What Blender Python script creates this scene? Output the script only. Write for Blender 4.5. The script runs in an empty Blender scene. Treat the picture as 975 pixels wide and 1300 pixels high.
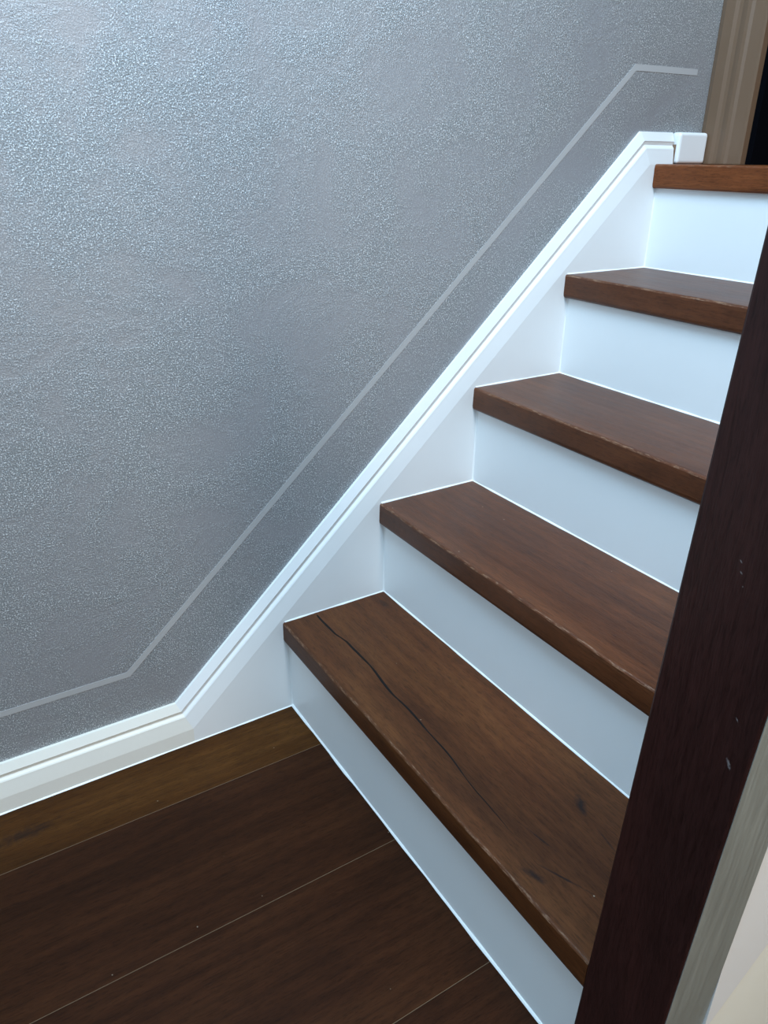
import bpy, bmesh, math, random
from mathutils import Vector, Matrix
random.seed(7)
scene = bpy.context.scene
col = scene.collection

# ------------------------------------------------------------------ camera
cam_d = bpy.data.cameras.new('camera')
cam_d.sensor_fit = 'HORIZONTAL'
cam_d.sensor_width = 36.0
cam_d.lens = 964.02 * 36.0 / 975.0
cam_d.clip_start = 0.02
cam = bpy.data.objects.new('camera', cam_d)
col.objects.link(cam)
yaw, pitch, roll = 1.00843553, -0.43940887, 0.01142472
fwd = Vector((math.cos(pitch)*math.cos(yaw), math.cos(pitch)*math.sin(yaw), math.sin(pitch)))
rgt = Vector((math.sin(yaw), -math.cos(yaw), 0))
upv = rgt.cross(fwd)
r2 = rgt*math.cos(roll) + upv*math.sin(roll)
u2 = -rgt*math.sin(roll) + upv*math.cos(roll)
mw = Matrix((r2, u2, -fwd)).transposed().to_4x4()
mw.translation = Vector((-0.477135, -1.078999, 0.962598))
cam.matrix_world = mw
scene.camera = cam

# ------------------------------------------------------------------ world, lights, exposure
world = bpy.data.worlds.new('room_daylight')
scene.world = world
world.use_nodes = True
bg = world.node_tree.nodes['Background']
bg.inputs['Color'].default_value = (0.80, 0.88, 1.0, 1)
bg.inputs['Strength'].default_value = 0.25

def area(name, loc, target, size, size_y, power, color):
    d = bpy.data.lights.new(name, 'AREA')
    d.shape = 'RECTANGLE'; d.size = size; d.size_y = size_y
    d.energy = power; d.color = color
    o = bpy.data.objects.new(name, d)
    col.objects.link(o)
    o.location = loc
    o.rotation_euler = (Vector(target) - Vector(loc)).to_track_quat('-Z', 'Y').to_euler()
    return o
area('skylight_daylight', (-0.32, -0.85, 2.45), (0.35, -0.3, 0.6), 0.9, 0.9, 60, (0.47, 0.75, 1.0))
area('window_daylight', (-2.45, -1.25, 1.85), (0.5, -0.4, 0.7), 0.9, 1.1, 25, (0.45, 0.74, 1.0))
area('wall_fill_light', (0.0, -2.4, 2.6), (0.2, -0.2, 0.8), 0.5, 0.5, 32, (1.0, 0.90, 0.82))  # unseen light added to brighten the wall and stringer
area('low_fill_light', (0.10, -2.0, 0.75), (0.0, -0.5, 0.2), 0.3, 0.3, 4.5, (1.0, 0.88, 0.70))  # added warm light, out of view, kept low so the stair shields the wall
area('hall_lamp_light', (-1.9, -1.5, 2.3), (-0.6, -0.1, 0.0), 0.4, 0.4, 6, (1.0, 0.86, 0.66))

vs = scene.view_settings
vs.view_transform = 'Standard'
vs.look = 'None'
vs.exposure = 0.0
vs.gamma = 1.0
vs.use_curve_mapping = False

# ------------------------------------------------------------------ measurements (metres)
G, R_, T, N, H1 = 0.20448, 0.19, 0.0425, 0.0118, 0.1925   # going, rise, tread thickness, overhang, first rise
def tz(k): return H1 + (k-1)*R_
YEND = -0.826        # right end of the treads
POST_X0, POST_X1 = -0.012, 0.068
POST_Y1, POST_W = -0.7474, 0.0915
LEAN = -0.0352       # the newel leans a little away from the stair
WALL_Y = 0.018
CEIL = 3.3
ZL = tz(5)           # landing height

# ------------------------------------------------------------------ node helpers
def mat(name):
    m = bpy.data.materials.new(name)
    m.use_nodes = True
    nt = m.node_tree
    return m, nt, nt.nodes['Principled BSDF']
def node(nt, typ, **kw):
    n = nt.nodes.new(typ)
    for k, v in kw.items():
        if k in n.inputs.keys(): n.inputs[k].default_value = v
        else: setattr(n, k, v)
    return n
def link(nt, a, b): nt.links.new(a, b)
def ramp(nt, fac, stops):
    r = nt.nodes.new('ShaderNodeValToRGB')
    els = r.color_ramp.elements
    while len(els) < len(stops): els.new(0.5)
    for e, (p, c) in zip(els, stops):
        e.position = p
        e.color = (c[0], c[1], c[2], 1) if not isinstance(c, (int, float)) else (c, c, c, 1)
    link(nt, fac, r.inputs['Fac'])
    return r.outputs['Color']
def mapping(nt, src, scale, loc=(0, 0, 0)):
    mp = nt.nodes.new('ShaderNodeMapping')
    mp.inputs['Scale'].default_value = scale
    mp.inputs['Location'].default_value = loc
    link(nt, src, mp.inputs['Vector'])
    return mp.outputs['Vector']
def noise(nt, vec, scale, detail=3, rough=0.55, dist=0.0):
    n = node(nt, 'ShaderNodeTexNoise')
    n.inputs['Scale'].default_value = scale
    n.inputs['Detail'].default_value = detail
    n.inputs['Roughness'].default_value = rough
    n.inputs['Distortion'].default_value = dist
    link(nt, vec, n.inputs['Vector'])
    return n.outputs['Fac']
def mix(nt, fac, a, b, blend='MIX'):
    m = nt.nodes.new('ShaderNodeMix')
    m.data_type = 'RGBA'; m.blend_type = blend
    if isinstance(fac, (int, float)): m.inputs[0].default_value = fac
    else: link(nt, fac, m.inputs[0])
    for s, v in ((6, a), (7, b)):
        if isinstance(v, tuple): m.inputs[s].default_value = (*v, 1)
        else: link(nt, v, m.inputs[s])
    return m.outputs[2]
def math_n(nt, op, a, b=0.0, c=0.0):
    m = nt.nodes.new('ShaderNodeMath'); m.operation = op
    for i, v in enumerate((a, b, c)):
        if isinstance(v, (int, float)): m.inputs[i].default_value = v
        else: link(nt, v, m.inputs[i])
    return m.outputs[0]
def bump(nt, bsdf, height, strength, distance):
    b = nt.nodes.new('ShaderNodeBump')
    b.inputs['Strength'].default_value = strength
    b.inputs['Distance'].default_value = distance
    link(nt, height, b.inputs['Height'])
    link(nt, b.outputs['Normal'], bsdf.inputs['Normal'])

def wood(name, dark, mid, light, axis='Y', rough=0.42, knots=(), offset=(0, 0, 0), gloss=0.5, figure=1.0, dust=0.8, scuffs=(), wear=0.0):
    """stained oak; the grain runs along the axis, knots is a list of (world point, length, width)"""
    m, nt, bs = mat(name)
    pos = nt.nodes.new('ShaderNodeNewGeometry').outputs['Position']
    oi = nt.nodes.new('ShaderNodeObjectInfo')
    rv = math_n(nt, 'MULTIPLY', oi.outputs['Random'], 13.0)
    add = nt.nodes.new('ShaderNodeVectorMath'); add.operation = 'ADD'
    cmb = nt.nodes.new('ShaderNodeCombineXYZ')
    for i in range(3): link(nt, rv, cmb.inputs[i])
    link(nt, pos, add.inputs[0]); link(nt, cmb.outputs[0], add.inputs[1])
    p = add.outputs[0]
    def sc(a, b): return {'X': (b, a, a), 'Y': (a, b, a), 'Z': (a, a, b)}[axis]
    broad = noise(nt, mapping(nt, p, sc(9, 1.6)), 1.0, 4, 0.6, 0.8)
    fine = noise(nt, mapping(nt, p, sc(260, 16)), 1.0, 4, 0.7, 0.2)
    pores = noise(nt, mapping(nt, p, sc(620, 70)), 1.0, 2, 0.6)
    mott = noise(nt, mapping(nt, p, sc(48, 22)), 1.0, 4, 0.7, 0.6)
    wob = noise(nt, mapping(nt, p, sc(5, 1.0)), 1.0, 2, 0.5)
    rings = node(nt, 'ShaderNodeTexWave', wave_type='BANDS', bands_direction={'X': 'Y', 'Y': 'X', 'Z': 'X'}[axis])
    rings.inputs['Scale'].default_value = 14; rings.inputs['Distortion'].default_value = 6
    rings.inputs['Detail'].default_value = 2; rings.inputs['Detail Scale'].default_value = 1.2
    link(nt, mapping(nt, p, sc(1.0, 0.13)), rings.inputs['Vector'])
    c = ramp(nt, broad, [(0.30, dark), (0.52, mid), (0.75, light)])
    c = mix(nt, 0.34*figure, c, ramp(nt, rings.outputs['Fac'], [(0.0, 0.62), (0.5, 0.95), (1.0, 1.1)]), 'MULTIPLY')
    c = mix(nt, 0.75, c, ramp(nt, fine, [(0.28, 0.62), (0.5, 0.98), (0.75, 1.22)]), 'MULTIPLY')
    c = mix(nt, 0.55, c, ramp(nt, pores, [(0.35, 0.45), (0.46, 1.0), (1.0, 1.05)]), 'MULTIPLY')
    c = mix(nt, 0.6, c, ramp(nt, mott, [(0.25, 0.70), (0.5, 1.0), (0.75, 1.25)]), 'MULTIPLY')
    vor = node(nt, 'ShaderNodeTexVoronoi'); vor.inputs['Scale'].default_value = 42
    link(nt, p, vor.inputs['Vector'])
    sepc = nt.nodes.new('ShaderNodeSeparateColor'); link(nt, vor.outputs['Color'], sepc.inputs[0])
    speck = math_n(nt, 'MULTIPLY', math_n(nt, 'LESS_THAN', vor.outputs['Distance'], 0.045), math_n(nt, 'GREATER_THAN', sepc.outputs[0], 0.82))
    if wear:
        wr = noise(nt, mapping(nt, p, sc(300, 55)), 1.0, 4, 0.75)
        c = mix(nt, math_n(nt, 'MULTIPLY', ramp(nt, wr, [(0.50, 0.0), (0.62, 1.0)]), wear), c, (0.27, 0.155, 0.095))
    c = mix(nt, math_n(nt, 'MULTIPLY', speck, dust), c, (0.34, 0.27, 0.20))
    for (kp, ka, kb, kstr, kang) in knots:
        d = nt.nodes.new('ShaderNodeVectorMath'); d.operation = 'SUBTRACT'
        link(nt, pos, d.inputs[0]); d.inputs[1].default_value = kp
        rt = nt.nodes.new('ShaderNodeVectorRotate'); rt.rotation_type = 'Z_AXIS'; rt.inputs['Angle'].default_value = kang
        link(nt, d.outputs[0], rt.inputs['Vector'])
        s = nt.nodes.new('ShaderNodeVectorMath'); s.operation = 'MULTIPLY'
        link(nt, rt.outputs[0], s.inputs[0]); s.inputs[1].default_value = (1/kb, 1/ka, 0)
        ln = nt.nodes.new('ShaderNodeVectorMath'); ln.operation = 'LENGTH'
        link(nt, s.outputs[0], ln.inputs[0])
        wn = noise(nt, mapping(nt, pos, (90, 60, 60)), 1.0, 3, 0.7)
        v = math_n(nt, 'ADD', ln.outputs['Value'], math_n(nt, 'MULTIPLY', wn, 1.0))
        f = ramp(nt, v, [(0.60, kstr), (1.0, 0.0)])
        c = mix(nt, f, c, (0.012, 0.007, 0.006))
    for (sp, sa, sb, sang) in scuffs:           # pale scuffs on the face that looks along -x
        d = nt.nodes.new('ShaderNodeVectorMath'); d.operation = 'SUBTRACT'
        link(nt, pos, d.inputs[0]); d.inputs[1].default_value = sp
        rt = nt.nodes.new('ShaderNodeVectorRotate'); rt.rotation_type = 'X_AXIS'; rt.inputs['Angle'].default_value = sang
        link(nt, d.outputs[0], rt.inputs['Vector'])
        q = nt.nodes.new('ShaderNodeVectorMath'); q.operation = 'MULTIPLY'
        link(nt, rt.outputs[0], q.inputs[0]); q.inputs[1].default_value = (30, 1/sb, 1/sa)
        ln = nt.nodes.new('ShaderNodeVectorMath'); ln.operation = 'LENGTH'
        link(nt, q.outputs[0], ln.inputs[0])
        wn = noise(nt, pos, 400, 3, 0.7)
        f = ramp(nt, math_n(nt, 'ADD', ln.outputs['Value'], wn), [(0.55, 0.75), (1.25, 0.0)])
        c = mix(nt, f, c, (0.26, 0.23, 0.23))
    link(nt, c, bs.inputs['Base Color'])
    link(nt, math_n(nt, 'MULTIPLY_ADD', fine, 0.22, rough-0.11), bs.inputs['Roughness'])
    bs.inputs['Specular IOR Level'].default_value = gloss
    bump(nt, bs, math_n(nt, 'ADD', math_n(nt, 'MULTIPLY', fine, 0.6), pores), 0.35, 0.0006)
    return m

def paint(name, color, rough=0.45, dirt=0.05, relief=0.08):
    m, nt, bs = mat(name)
    pos = nt.nodes.new('ShaderNodeNewGeometry').outputs['Position']
    n1 = noise(nt, pos, 9, 4, 0.6)
    n2 = noise(nt, pos, 160, 3, 0.6)
    c = mix(nt, dirt*3, color, ramp(nt, n1, [(0.3, tuple(x*0.86 for x in color)), (0.7, color)]))
    link(nt, c, bs.inputs['Base Color'])
    bs.inputs['Roughness'].default_value = rough
    bump(nt, bs, math_n(nt, 'ADD', n1, math_n(nt, 'MULTIPLY', n2, 0.25)), relief, 0.002)
    return m

def silver_plaster(name):
    """grey pearlescent wall paint with sand and mica flecks, rubbed smooth in patches"""
    m, nt, bs = mat(name)
    pos = nt.nodes.new('ShaderNodeNewGeometry').outputs['Position']
    big = noise(nt, pos, 7.0, 6, 0.68, 0.5)
    fl = noise(nt, mapping(nt, pos, (1.0, 1.0, 0.8)), 560, 2, 0.6, 0.2)
    fl2 = noise(nt, pos, 1100, 2, 0.6)
    patch = ramp(nt, big, [(0.36, 0.22), (0.55, 1.0)])
    fleck = ramp(nt, fl, [(0.55, 0.0), (0.64, 1.0)])
    pit = ramp(nt, fl, [(0.30, 1.0), (0.47, 0.0)])
    base = mix(nt, ramp(nt, big, [(0.36, 1.0), (0.60, 0.0)]), (0.295, 0.306, 0.315), (0.350, 0.347, 0.362))
    c = mix(nt, math_n(nt, 'MULTIPLY', patch, math_n(nt, 'MULTIPLY', fleck, 0.95)), base, (0.80, 0.82, 0.84))
    c = mix(nt, math_n(nt, 'MULTIPLY', patch, math_n(nt, 'MULTIPLY', pit, 0.45)), c, (0.16, 0.165, 0.175))
    link(nt, c, bs.inputs['Base Color'])
    bs.inputs['Metallic'].default_value = 0.42
    link(nt, ramp(nt, fl2, [(0.3, 0.36), (0.7, 0.58)]), bs.inputs['Roughness'])
    h = math_n(nt, 'MULTIPLY', math_n(nt, 'ADD', fl, math_n(nt, 'MULTIPLY', fl2, 0.4)), math_n(nt, 'MULTIPLY_ADD', patch, 0.9, 0.15))
    bump(nt, bs, h, 0.6, 0.0025)
    return m

M_wall = silver_plaster('silver_pearl_plaster')
M_line = paint('smooth_pale_grey_paint', (0.40, 0.392, 0.39), 0.5)
M_white = paint('white_satin_paint', (0.80, 0.80, 0.795), 0.38)
M_white_warm = paint('white_paint_warm_lit', (0.80, 0.765, 0.695), 0.42, 0.08, 0.15)  # skirting white with the warm light at lower left put into its colour
M_riser = paint('white_riser_paint', (0.82, 0.83, 0.83), 0.4, 0.02, 0.04)
M_caulk = paint('white_sealant', (0.88, 0.88, 0.87), 0.45, 0.02, 0.2)
M_tan = paint('brown_gap_filler', (0.22, 0.13, 0.08), 0.7)
M_cream = paint('cream_satin_paint', (0.88, 0.87, 0.78), 0.45)
M_taupe = paint('taupe_casing_paint', (0.155, 0.090, 0.052), 0.4, 0.05)
M_ceil = paint('ceiling_paint', (0.55, 0.57, 0.60), 0.8)
M_room = paint('grey_room_wall_paint', (0.55, 0.55, 0.54), 0.7)
M_dark = paint('hall_darkness', (0.003, 0.003, 0.004), 0.9)  # near-black colour stands in for the darkness of hall and door reveal
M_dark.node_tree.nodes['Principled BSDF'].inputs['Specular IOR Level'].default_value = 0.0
tread1_knots = [((0.1397, -0.5927, H1), 0.040, 0.017, 0.9, 0.5), ((0.0135, -0.640, H1), 0.042, 0.013, 0.85, -0.3),
                ((0.180, -0.040, H1), 0.04, 0.018, 0.6, 0.0), ((0.125, -0.655, H1), 0.06, 0.004, 0.7, 0.2),
                ((0.0560, -0.600, H1), 0.08, 0.0036, 0.9, -0.15), ((0.0400, -0.660, H1), 0.08, 0.0036, 0.9, -0.40),
                ((0.085, -0.705, H1), 0.06, 0.003, 0.6, 0.1)]
WD, WM, WL = (0.066, 0.0190, 0.0064), (0.097, 0.0290, 0.0098), (0.138, 0.045, 0.0160)
VD, VM, VL = (0.058, 0.0175, 0.0060), (0.090, 0.0290, 0.0092), (0.128, 0.0450, 0.0140)
M_tread1 = wood('dark_oak_knotty', VD, VM, VL, 'Y', 0.48, tread1_knots, gloss=0.18)
M_tread = wood('dark_oak', WD, WM, WL, 'Y', 0.40, gloss=0.35)
M_tread5 = wood('red_brown_oak', (0.140, 0.036, 0.010), (0.210, 0.060, 0.017), (0.30, 0.098, 0.030), 'Y', 0.42, gloss=0.2)
M_edge = wood('worn_oak_edge', WD, WM, WL, 'Y', 0.40, gloss=0.35, wear=0.75)
M_edge1 = wood('worn_knotty_oak_edge', VD, VM, VL, 'Y', 0.45, gloss=0.3, wear=0.6)
M_edge5 = wood('worn_red_oak_edge', (0.140, 0.036, 0.010), (0.210, 0.060, 0.017), (0.30, 0.098, 0.030), 'Y', 0.42, gloss=0.2, wear=0.5)
M_crack = paint('crack_shadow_filler', (0.008, 0.005, 0.004), 0.9)
M_plank_a = wood('floor_oak_honey', (0.032, 0.0110, 0.0022), (0.055, 0.0195, 0.0040), (0.080, 0.0310, 0.0070), 'X', 0.48, [((-0.49, -0.062, 0), 0.035, 0.10, 0.6, 0.0)], gloss=0.08, dust=0.5)
M_plank_b = wood('floor_oak_dark', (0.020, 0.0065, 0.0022), (0.031, 0.0100, 0.0034), (0.046, 0.0160, 0.0055), 'X', 0.48, gloss=0.08, dust=0.5)
M_joint = paint('floor_joint_dust', (0.13, 0.080, 0.042), 0.8)
POST_SCUFFS = [((-0.012, -0.8148, 0.7054), 0.0035, 0.0012, 0.8), ((-0.012, -0.8166, 0.6974), 0.0030, 0.0013, 0.8),
               ((-0.012, -0.8425, 0.5415), 0.012, 0.0032, 0.5), ((-0.012, -0.8405, 0.5822), 0.0045, 0.0016, 0.6),
               ((-0.012, -0.8202, 0.6876), 0.0016, 0.0010, 0.0)]
M_post = wood('mahogany_stain', (0.024, 0.0085, 0.0075), (0.034, 0.0108, 0.0092), (0.046, 0.0140, 0.0110), 'Z', 0.34, figure=0.3, gloss=0.4, dust=0.0, scuffs=POST_SCUFFS)

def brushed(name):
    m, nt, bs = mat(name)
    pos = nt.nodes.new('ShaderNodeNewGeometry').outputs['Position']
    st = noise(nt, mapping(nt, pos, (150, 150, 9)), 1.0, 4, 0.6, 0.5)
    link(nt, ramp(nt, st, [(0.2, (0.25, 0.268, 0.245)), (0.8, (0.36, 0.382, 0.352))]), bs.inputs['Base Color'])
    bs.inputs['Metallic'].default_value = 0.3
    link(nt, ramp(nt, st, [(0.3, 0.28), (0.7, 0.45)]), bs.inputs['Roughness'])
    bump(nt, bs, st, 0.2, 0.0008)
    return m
M_side = brushed('grey_streaked_side')  # streaky grey panel laid over the dark post's right side

# ------------------------------------------------------------------ mesh helpers
def obj(name, verts, faces, material, parent=None, smooth=False, mats=None, fmat=None):
    me = bpy.data.meshes.new(name)
    me.from_pydata([tuple(v) for v in verts], [], faces)
    bm = bmesh.new(); bm.from_mesh(me)
    bmesh.ops.recalc_face_normals(bm, faces=bm.faces)
    bm.to_mesh(me); bm.free()
    for mm in (mats or [material]): me.materials.append(mm)
    if fmat:
        for p, i in zip(me.polygons, fmat): p.material_index = i
    if smooth:
        for p in me.polygons: p.use_smooth = True
    o = bpy.data.objects.new(name, me)
    col.objects.link(o)
    if parent: o.parent = parent
    return o
def empty(name, loc=(0, 0, 0)):
    o = bpy.data.objects.new(name, None)
    o.empty_display_size = 0.1
    col.objects.link(o)
    return o
def tag(o, label=None, cat=None, group=None, kind=None):
    if label: o['label'] = label
    if cat: o['category'] = cat
    if group: o['group'] = group
    if kind: o['kind'] = kind
    return o
def box_data(x0, x1, y0, y1, z0, z1):
    v = [(x, y, z) for x in (x0, x1) for y in (y0, y1) for z in (z0, z1)]
    f = [(0, 1, 3, 2), (4, 6, 7, 5), (0, 4, 5, 1), (2, 3, 7, 6), (0, 2, 6, 4), (1, 5, 7, 3)]
    return v, f
def box(name, x0, x1, y0, y1, z0, z1, material, parent=None, bevel=0.0, seg=2, shear=0.0):
    v, f = box_data(x0, x1, y0, y1, z0, z1)
    o = obj(name, v, f, material, parent)
    if bevel:
        bm = bmesh.new(); bm.from_mesh(o.data)
        bmesh.ops.bevel(bm, geom=list(bm.edges), offset=bevel, segments=seg, affect='EDGES', profile=0.5)
        bm.to_mesh(o.data); bm.free()
    if shear:
        for vv in o.data.vertices: vv.co.y += shear * vv.co.z
    return o
def prism(name, poly, y0, y1, material, parent=None):
    """polygon in (x, z), extruded along y"""
    n = len(poly)
    v = [(x, y0, z) for x, z in poly] + [(x, y1, z) for x, z in poly]
    f = [tuple(range(n)), tuple(range(2*n-1, n-1, -1))]
    f += [(i, (i+1) % n, n+(i+1) % n, n+i) for i in range(n)]
    return obj(name, v, f, material, parent)
def bead(name, p0, p1, a, b, rad, material, parent=None, wob=0.25, step=0.03):
    """quarter round bead of sealant from p0 to p1 in the corner between directions a and b"""
    p0, p1, a, b = Vector(p0), Vector(p1), Vector(a), Vector(b)
    n = max(2, int((p1-p0).length/step))
    V, F = [], []
    for i in range(n+1):
        c = p0.lerp(p1, i/n)
        r = rad*(1 + wob*(random.random()-0.5)*2)
        V += [c, c + a*r, c + (a+b)*r*0.62, c + b*r]
    for i in range(n):
        k = 4*i
        for j in range(4):
            F.append((k+j, k+(j+1) % 4, k+4+(j+1) % 4, k+4+j))
    F += [(0, 1, 2, 3), tuple(4*n+j for j in (3, 2, 1, 0))]
    return obj(name, V, F, material, parent, smooth=False)

# ------------------------------------------------------------------ room shell
XB, YR, XW = -2.6, -3.2, 0.965      # back wall, far right wall, wall at the head of the stair
w = box('wall_left', XB, XW+0.1, WALL_Y, WALL_Y+0.12, -0.02, CEIL, M_wall)
tag(w, 'silver grey pearlescent textured wall rising beside the stair', kind='structure')
tag(box('ceiling', XB-.12, XW+2.2, YR-.12, WALL_Y+.12, CEIL, CEIL+.1, M_ceil), 'plain pale ceiling above the stair hall', kind='structure')
tag(box('wall_back', XB-.12, XB, YR, WALL_Y+.12, -0.02, CEIL, M_room), 'plain grey wall facing the foot of the stair', kind='structure')
tag(box('wall_right', XB, XW, YR-.12, YR, -0.02, CEIL, M_room), 'plain grey wall on the far side of the stair hall', kind='structure')
# wall at the head of the stair with the doorway opening
DY0, DY1, DTOP = -0.80, -0.080, ZL + 2.02
we = empty('wall_head'); tag(we, 'wall with a dark doorway at the head of the stair', kind='structure')
box('wall_panel', XW, XW+.1, YR, DY0, -0.02, CEIL, M_room, we)
box('wall_panel', XW, XW+.1, DY0, DY1, DTOP, CEIL, M_room, we)
box('wall_panel', XW, XW+.1, DY0, DY1, -0.02, ZL-0.045, M_room, we)
box('wall_panel', XW, XW+.1, DY1, WALL_Y, -0.02, CEIL, M_room, we)
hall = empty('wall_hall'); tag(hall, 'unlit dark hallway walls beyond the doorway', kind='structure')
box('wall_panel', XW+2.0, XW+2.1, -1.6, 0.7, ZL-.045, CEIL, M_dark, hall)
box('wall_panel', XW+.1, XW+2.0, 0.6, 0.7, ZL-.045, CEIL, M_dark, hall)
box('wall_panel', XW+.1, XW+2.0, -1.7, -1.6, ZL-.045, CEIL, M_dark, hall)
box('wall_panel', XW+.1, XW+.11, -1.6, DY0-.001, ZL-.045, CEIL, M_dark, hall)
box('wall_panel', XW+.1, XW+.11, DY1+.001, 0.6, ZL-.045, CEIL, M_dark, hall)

# door casing at the head of the stair: moulded vertical boards that face down the stair
dc = empty('door_1'); tag(dc, 'taupe moulded door casing around the dark doorway', kind='structure')
def casing_leg(y_out, y_in, z0, z1):
    s = 1 if y_in > y_out else -1
    wd = abs(y_in-y_out)
    prof = [(0, 0), (0, .016), (.010, .019), (.030, .019), (.037, .0165), (.044, .0160), (.050, .0175), (.056, .0185), (.063, .0180),
            (.069, .0155), (.088, .0150), (.093, .0150), (wd, .0145), (wd, 0)]
    n = len(prof)
    V = [(XW-d, y_out+s*a, z0) for a, d in prof] + [(XW-d, y_out+s*a, z1) for a, d in prof]
    F = [tuple(range(n)), tuple(range(2*n-1, n-1, -1))] + [(i, (i+1) % n, n+(i+1) % n, n+i) for i in range(n)]
    return obj('casing_board', V, F, M_taupe, dc)
casing_leg(WALL_Y-.0005, DY1-.0005, ZL+.001, DTOP)
casing_leg(DY0-.098, DY0, ZL+.001, DTOP)
box('casing_board', XW-.016, XW, DY0-.098, WALL_Y-.0005, DTOP, DTOP+.098, M_taupe, dc)
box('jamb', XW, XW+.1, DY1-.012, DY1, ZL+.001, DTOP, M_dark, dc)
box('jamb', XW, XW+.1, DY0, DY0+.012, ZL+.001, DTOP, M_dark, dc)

# ------------------------------------------------------------------ floor: one object for each board
fl = empty('floor'); tag(fl, 'dark brown oak plank floor at the foot of the stair', kind='structure')
box('subfloor', XB, XW, YR, WALL_Y, -0.05, -0.0126, M_joint, fl)
yj = [WALL_Y, -0.122, -0.370, -0.602]
while yj[-1] > YR: yj.append(max(YR, yj[-1]-0.240))
for i in range(len(yj)-1):
    gap = 0.0004
    box('joint_filler', XB, XW if i > 3 else 0.02, yj[i+1]-gap*.95, yj[i+1]+gap*.95, -0.0125, -0.0006, M_joint, fl)
    off = [0.9, -1.15, -0.75, -1.6][i % 4]
    cuts = [XB]
    x = XB + 0.3 + ((i*0.83) % 1.5)
    if i < 2: x = -1.15 - 0.5*i
    while x < (XW if i > 4 else 0.0):
        cuts.append(x); x += 2.2
    cuts.append(XW if i > 3 else 0.02)
    for a, b in zip(cuts, cuts[1:]):
        box('plank', a+gap/2, b-gap/2, yj[i+1]+gap, yj[i]-gap, -0.0125, 0.0, M_plank_a if i == 0 else M_plank_b, fl, bevel=0.0008, seg=1)

# ------------------------------------------------------------------ the moulded skirting: along the floor, up the pitch, along the landing
sk = empty('baseboard_left')
tag(sk, 'white moulded skirting board running along the floor and up the stair', kind='structure')
BX, BZ = -0.2172, 0.0862
CX, CZ = 0.7695, 1.0078
sl = Vector((CX-BX, CZ-BZ)).normalized()          # (x, z) along the pitch
dn = Vector((sl.y, -sl.x))                         # square to it, downwards
# (distance below the top edge, y)
PROF = [(0.0, WALL_Y), (0.0005, 0.0135), (0.0160, 0.0072), (0.0175, 0.0082), (0.0228, 0.0096), (0.0245, 0.0085), (0.0268, 0.0060),
        (0.0290, 0.0046), (0.0320, 0.0042), (0.0540, 0.0004), (0.0565, 0.0)]
def cornerB(d): # horizontal z = BZ-d  with the pitch line offset by d
    P = Vector((BX, BZ)) + dn*d
    t = (BZ-d-P.y)/sl.y
    return P + sl*t
def cornerC(d):
    P = Vector((CX, CZ)) + dn*d
    t = (CZ-d-P.y)/sl.y
    return P + sl*t
def run(name, pa, pb, lab=None):
    V, F = [], []
    prof = PROF + [(PROF[-1][0], WALL_Y)]
    n = len(prof)
    for fn in (pa, pb):
        for d, y in prof:
            q = fn(d); V.append((q[0], y, q[1]))
    for i in range(n):
        F.append((i, (i+1) % n, n+(i+1) % n, n+i))
    F += [tuple(range(n)), tuple(range(2*n-1, n-1, -1))]
    return obj(name, V, F, M_white_warm if name == 'floor_moulding' else M_white, sk)
XE = 0.861
run('floor_moulding', lambda d: (XB, BZ-d), cornerB)
run('pitch_moulding', cornerB, cornerC)
run('landing_moulding', cornerC, lambda d: (XE-0.0012-0.0035*math.sin(max(0, d/.056-.25)*2), CZ-d))
dl = PROF[-1][0]
b_, c_ = cornerB(dl), cornerC(dl)
prism('stringer_panel', [(b_.x, 0.0), (XE-.0035, 0.0), (XE-.0035, CZ-dl), (c_.x, c_.y), (b_.x, b_.y)], 0.0, WALL_Y, M_white, sk)
prism('floor_board', [(XB, 0.0), (b_.x, 0.0), (b_.x, b_.y), (XB, b_.y)], 0.0, WALL_Y, M_white_warm, sk)
box('joint_filler', XE-.0016, XE+.0006, 0.0030, WALL_Y, ZL, CZ-.021, M_tan, sk)
eb = box('end_block', XE+.0006, 0.9445, -0.004, WALL_Y, ZL+.0003, CZ+.0005, M_white, sk, bevel=0.006, seg=4)
bead('caulk_bead', (XB, 0, 0), (0, 0, 0), (0, -1, 0), (0, 0, 1), 0.0018, M_caulk, sk)

# pale smooth line left in the plaster above the skirting
def strip(name, pts, half, material, parent=None):
    """mitred flat band, half a millimetre proud of the plaster"""
    V, F = [], []
    n = len(pts)
    P = [Vector(p) for p in pts]
    for i in range(n):
        ds = []
        if i > 0: ds.append((P[i]-P[i-1]).normalized())
        if i < n-1: ds.append((P[i+1]-P[i]).normalized())
        nn = [Vector((-d.y, d.x)) for d in ds]
        m = sum(nn, Vector((0, 0))).normalized()
        k = half/max(0.3, m.dot(nn[0]))
        a, b = P[i]+m*k, P[i]-m*k
        V += [(a.x, WALL_Y-.0006, a.y), (b.x, WALL_Y-.0006, b.y), (a.x, WALL_Y+.001, a.y), (b.x, WALL_Y+.001, b.y)]
    for i in range(n-1):
        k = 4*i
        F += [(k, k+1, k+5, k+4), (k+2, k+6, k+7, k+3), (k, k+4, k+6, k+2), (k+1, k+3, k+7, k+5)]
    F += [(0, 2, 3, 1), (4*n-4, 4*n-3, 4*n-1, 4*n-2)]
    return obj(name, V, F, material, parent)
s_ = strip('trim_1', [(XB, 0.1815), (-0.2865, 0.1735), (0.738, 1.110), (0.908, 1.111)], 0.0052, M_line)
tag(s_, 'thin pale grey line on the wall running parallel above the skirting', kind='structure')

# ------------------------------------------------------------------ the stair
st = empty('staircase')
tag(st, 'closed staircase with dark oak treads and white painted risers', 'staircase')
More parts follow.
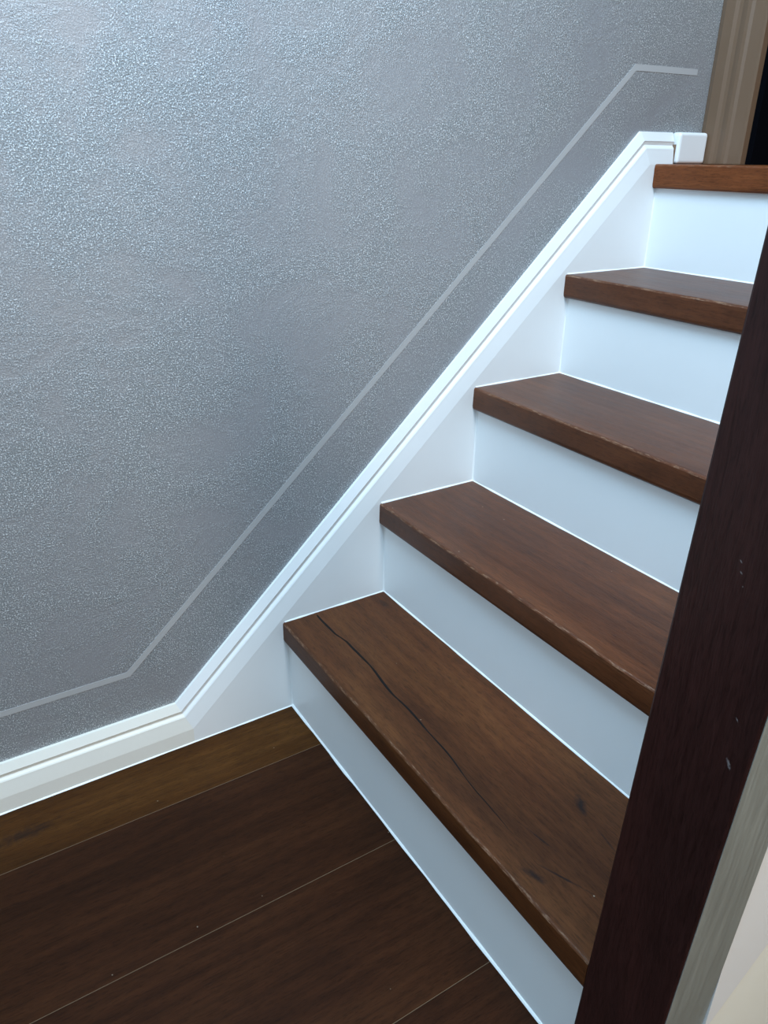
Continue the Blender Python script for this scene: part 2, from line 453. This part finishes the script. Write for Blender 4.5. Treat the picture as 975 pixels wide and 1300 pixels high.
# nosing profile in (x, z) relative to the tread's front top edge
def nose(x0, zt):
    r = 0.0048
    pr = [(x0+0.0035, zt-T), (x0+0.0008, zt-T+0.003), (x0, zt-T+0.007), (x0, zt-r-0.003)]
    for a in (20, 45, 70): pr.append((x0 + r*(1-math.cos(math.radians(a))), zt - r + r*math.sin(math.radians(a))))
    pr.append((x0+r+0.002, zt))
    return pr
def tread(k, x0, x1, y0, y1, material):
    """x0 front, x1 back; y0 right end, y1 left end; a little uneven along the front edge"""
    n = 46
    zt = tz(k)
    secs = []
    ph = random.random()*9
    for i in range(n+1):
        y = y1 + (y0-y1)*i/n
        wv = 0.0007*math.sin(17*y+ph) + 0.0005*math.sin(41*y+2*ph)
        pr = [(x + (wv if 2 < j < 7 else 0), z) for j, (x, z) in enumerate(nose(x0, zt))]
        pr += [(x1, zt), (x1, zt-T)]
        secs.append([(x, y, z) for x, z in pr])
    m = len(secs[0])
    V = [v for s in secs for v in s]
    F = [(i*m+j, i*m+(j+1) % m, (i+1)*m+(j+1) % m, (i+1)*m+j) for i in range(n) for j in range(m)]
    F += [tuple(range(m)), tuple(n*m+j for j in reversed(range(m)))]
    FM = [1 if j in (4, 5) else 0 for i in range(n) for j in range(m)] + [0, 0]
    return obj('tread', V, F, None, st, mats=[material, M_edge5 if k == 5 else M_edge], fmat=FM)

# first tread: the long split in the board is cut into its top, and it is notched round the newel
crack = [(0.00, 0.0537), (-0.045, 0.0530), (-0.0805, 0.0518), (-0.113, 0.0585), (-0.150, 0.0592), (-0.1918, 0.0575), (-0.235, 0.0540),
         (-0.2774, 0.0508), (-0.315, 0.0512), (-0.3529, 0.0508), (-0.390, 0.0487), (-0.4223, 0.0465), (-0.465, 0.0420), (-0.5031, 0.0378),
         (-0.5405, 0.0345), (-0.5735, 0.0330), (-0.80, 0.0330)]
def crack_x(y):
    for (a, xa), (b, xb) in zip(crack, crack[1:]):
        if b <= y <= a: return xa + (xb-xa)*(a-y)/(a-b)
    return crack[-1][1]
def tread_one():
    zt = H1; n = 120; x0, x1 = -N, G
    yl, yr = 0.0, POST_Y1 + LEAN*zt + 0.0005
    V, F, FM = [], [], []
    m = None
    for i in range(n+1):
        y = yl + (yr-yl)*i/n
        wv = 0.0005*math.sin(15*y+.4) + 0.0004*math.sin(38*y)
        pr = [(x + (wv if 2 < j < 7 else 0), z) for j, (x, z) in enumerate(nose(x0, zt))]
        cx = crack_x(y) + 0.0009*math.sin(55*y)
        if y > -0.575 and y < -0.012: hw = 0.0014*min(1, (-.575-y)/-.33) + 0.0004
        else: hw = 0.00005
        hw *= 0.75 + 0.5*abs(math.sin(33*y))
        dp = min(0.004, hw*2.2)
        pr += [(cx-hw, zt), (cx, zt-dp), (cx+hw, zt), (x1, zt), (x1, zt-T)]
        m = len(pr)
        V += [(x, y, z) for x, z in pr]
    for i in range(n):
        for j in range(m):
            F.append((i*m+j, i*m+(j+1) % m, (i+1)*m+(j+1) % m, (i+1)*m+j))
            FM.append(1 if j in (8, 9) else 2 if j in (4, 5) else 0)
    F += [tuple(range(m)), tuple(n*m+j for j in reversed(range(m)))]; FM += [0, 0]
    bv, bf = box_data(POST_X1+0.0006, x1, YEND, yr, zt-T, zt)
    o = len(V); V += bv; F += [tuple(o+i for i in f) for f in bf]; FM += [0]*6
    return obj('tread', V, F, None, st, mats=[M_tread1, M_crack, M_edge1], fmat=FM)
tread_one()
for k in range(2, 5): tread(k, (k-1)*G-N, k*G, YEND, 0.0, M_tread)
tread(5, 4*G-N, XW-.0015, YEND, -0.0005, M_tread5)
box('landing_floor', XW, XW+.1, DY0, DY1, ZL-.045, ZL, M_tread5, we)
box('landing_floor', XW+.1, XW+2.0, -1.6, 0.6, ZL-.045, ZL, M_tread, hall)
for k in range(1, 6):
    x = (k-1)*G
    zb = 0.0 if k == 1 else tz(k-1)
    yr = YEND if k > 1 else POST_Y1 + LEAN*H1*0.9 + 0.003
    rz = box('riser', x, x+0.018, yr, 0.0, zb, tz(k)-T, M_riser, st)
    bead('caulk_bead', (x, 0, zb), (x, yr, zb), (-1, 0, 0), (0, 0, 1), 0.0019 if k > 1 else 0.0028, M_caulk, rz, 0.35)
    bead('caulk_bead', (x, 0, tz(k)-T), (x, yr, tz(k)-T), (-1, 0, 0), (0, 0, -1), 0.0018, M_caulk, rz, 0.5)
    bead('caulk_bead', (x, 0, zb), (x, 0, tz(k)-T), (-1, 0, 0), (0, -1, 0), 0.0016, M_caulk, rz, 0.3)
    # sealant between tread and stringer panel
    if k < 5:
        bead('caulk_bead', (x-N+.004, 0, tz(k)), (x+G, 0, tz(k)), (0, -1, 0), (0, 0, 1), 0.0018, M_caulk, rz, 0.4)
# outer string and the spandrel panel below it
pit = R_/G
def pl(x, c): return c + pit*x
PX = POST_X1+0.0006
XS = XW-0.021
prism('outer_string', [(PX, pl(PX, .075)), (XS, pl(XS, .075)), (XS, pl(XS, .46)), (PX, pl(PX, .46))], -0.8475, YEND-.0005, M_white, st)
prism('spandrel_panel', [(PX, 0.0), (XS, 0.0), (XS, pl(XS, .075)), (PX, pl(PX, .075))], -0.8455, YEND-.0005, M_cream, st)

# ------------------------------------------------------------------ newel post
nw = empty('newel_post')
tag(nw, 'dark mahogany square newel post at the foot of the stair', 'post')
y1, y0 = POST_Y1, POST_Y1-POST_W
shaft = box('shaft', POST_X0, POST_X1, y0, y1, 0.0, 1.25, M_post, nw, bevel=0.0022, seg=2, shear=LEAN)
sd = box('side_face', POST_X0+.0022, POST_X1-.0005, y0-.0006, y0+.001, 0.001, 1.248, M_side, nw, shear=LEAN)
sd['label'] = 'grey streaked side of the post'
cp = box('cap', POST_X0-.012, POST_X1+.012, y0-.012, y1+.012, 1.25, 1.28, M_post, nw, bevel=0.006, seg=3, shear=LEAN)
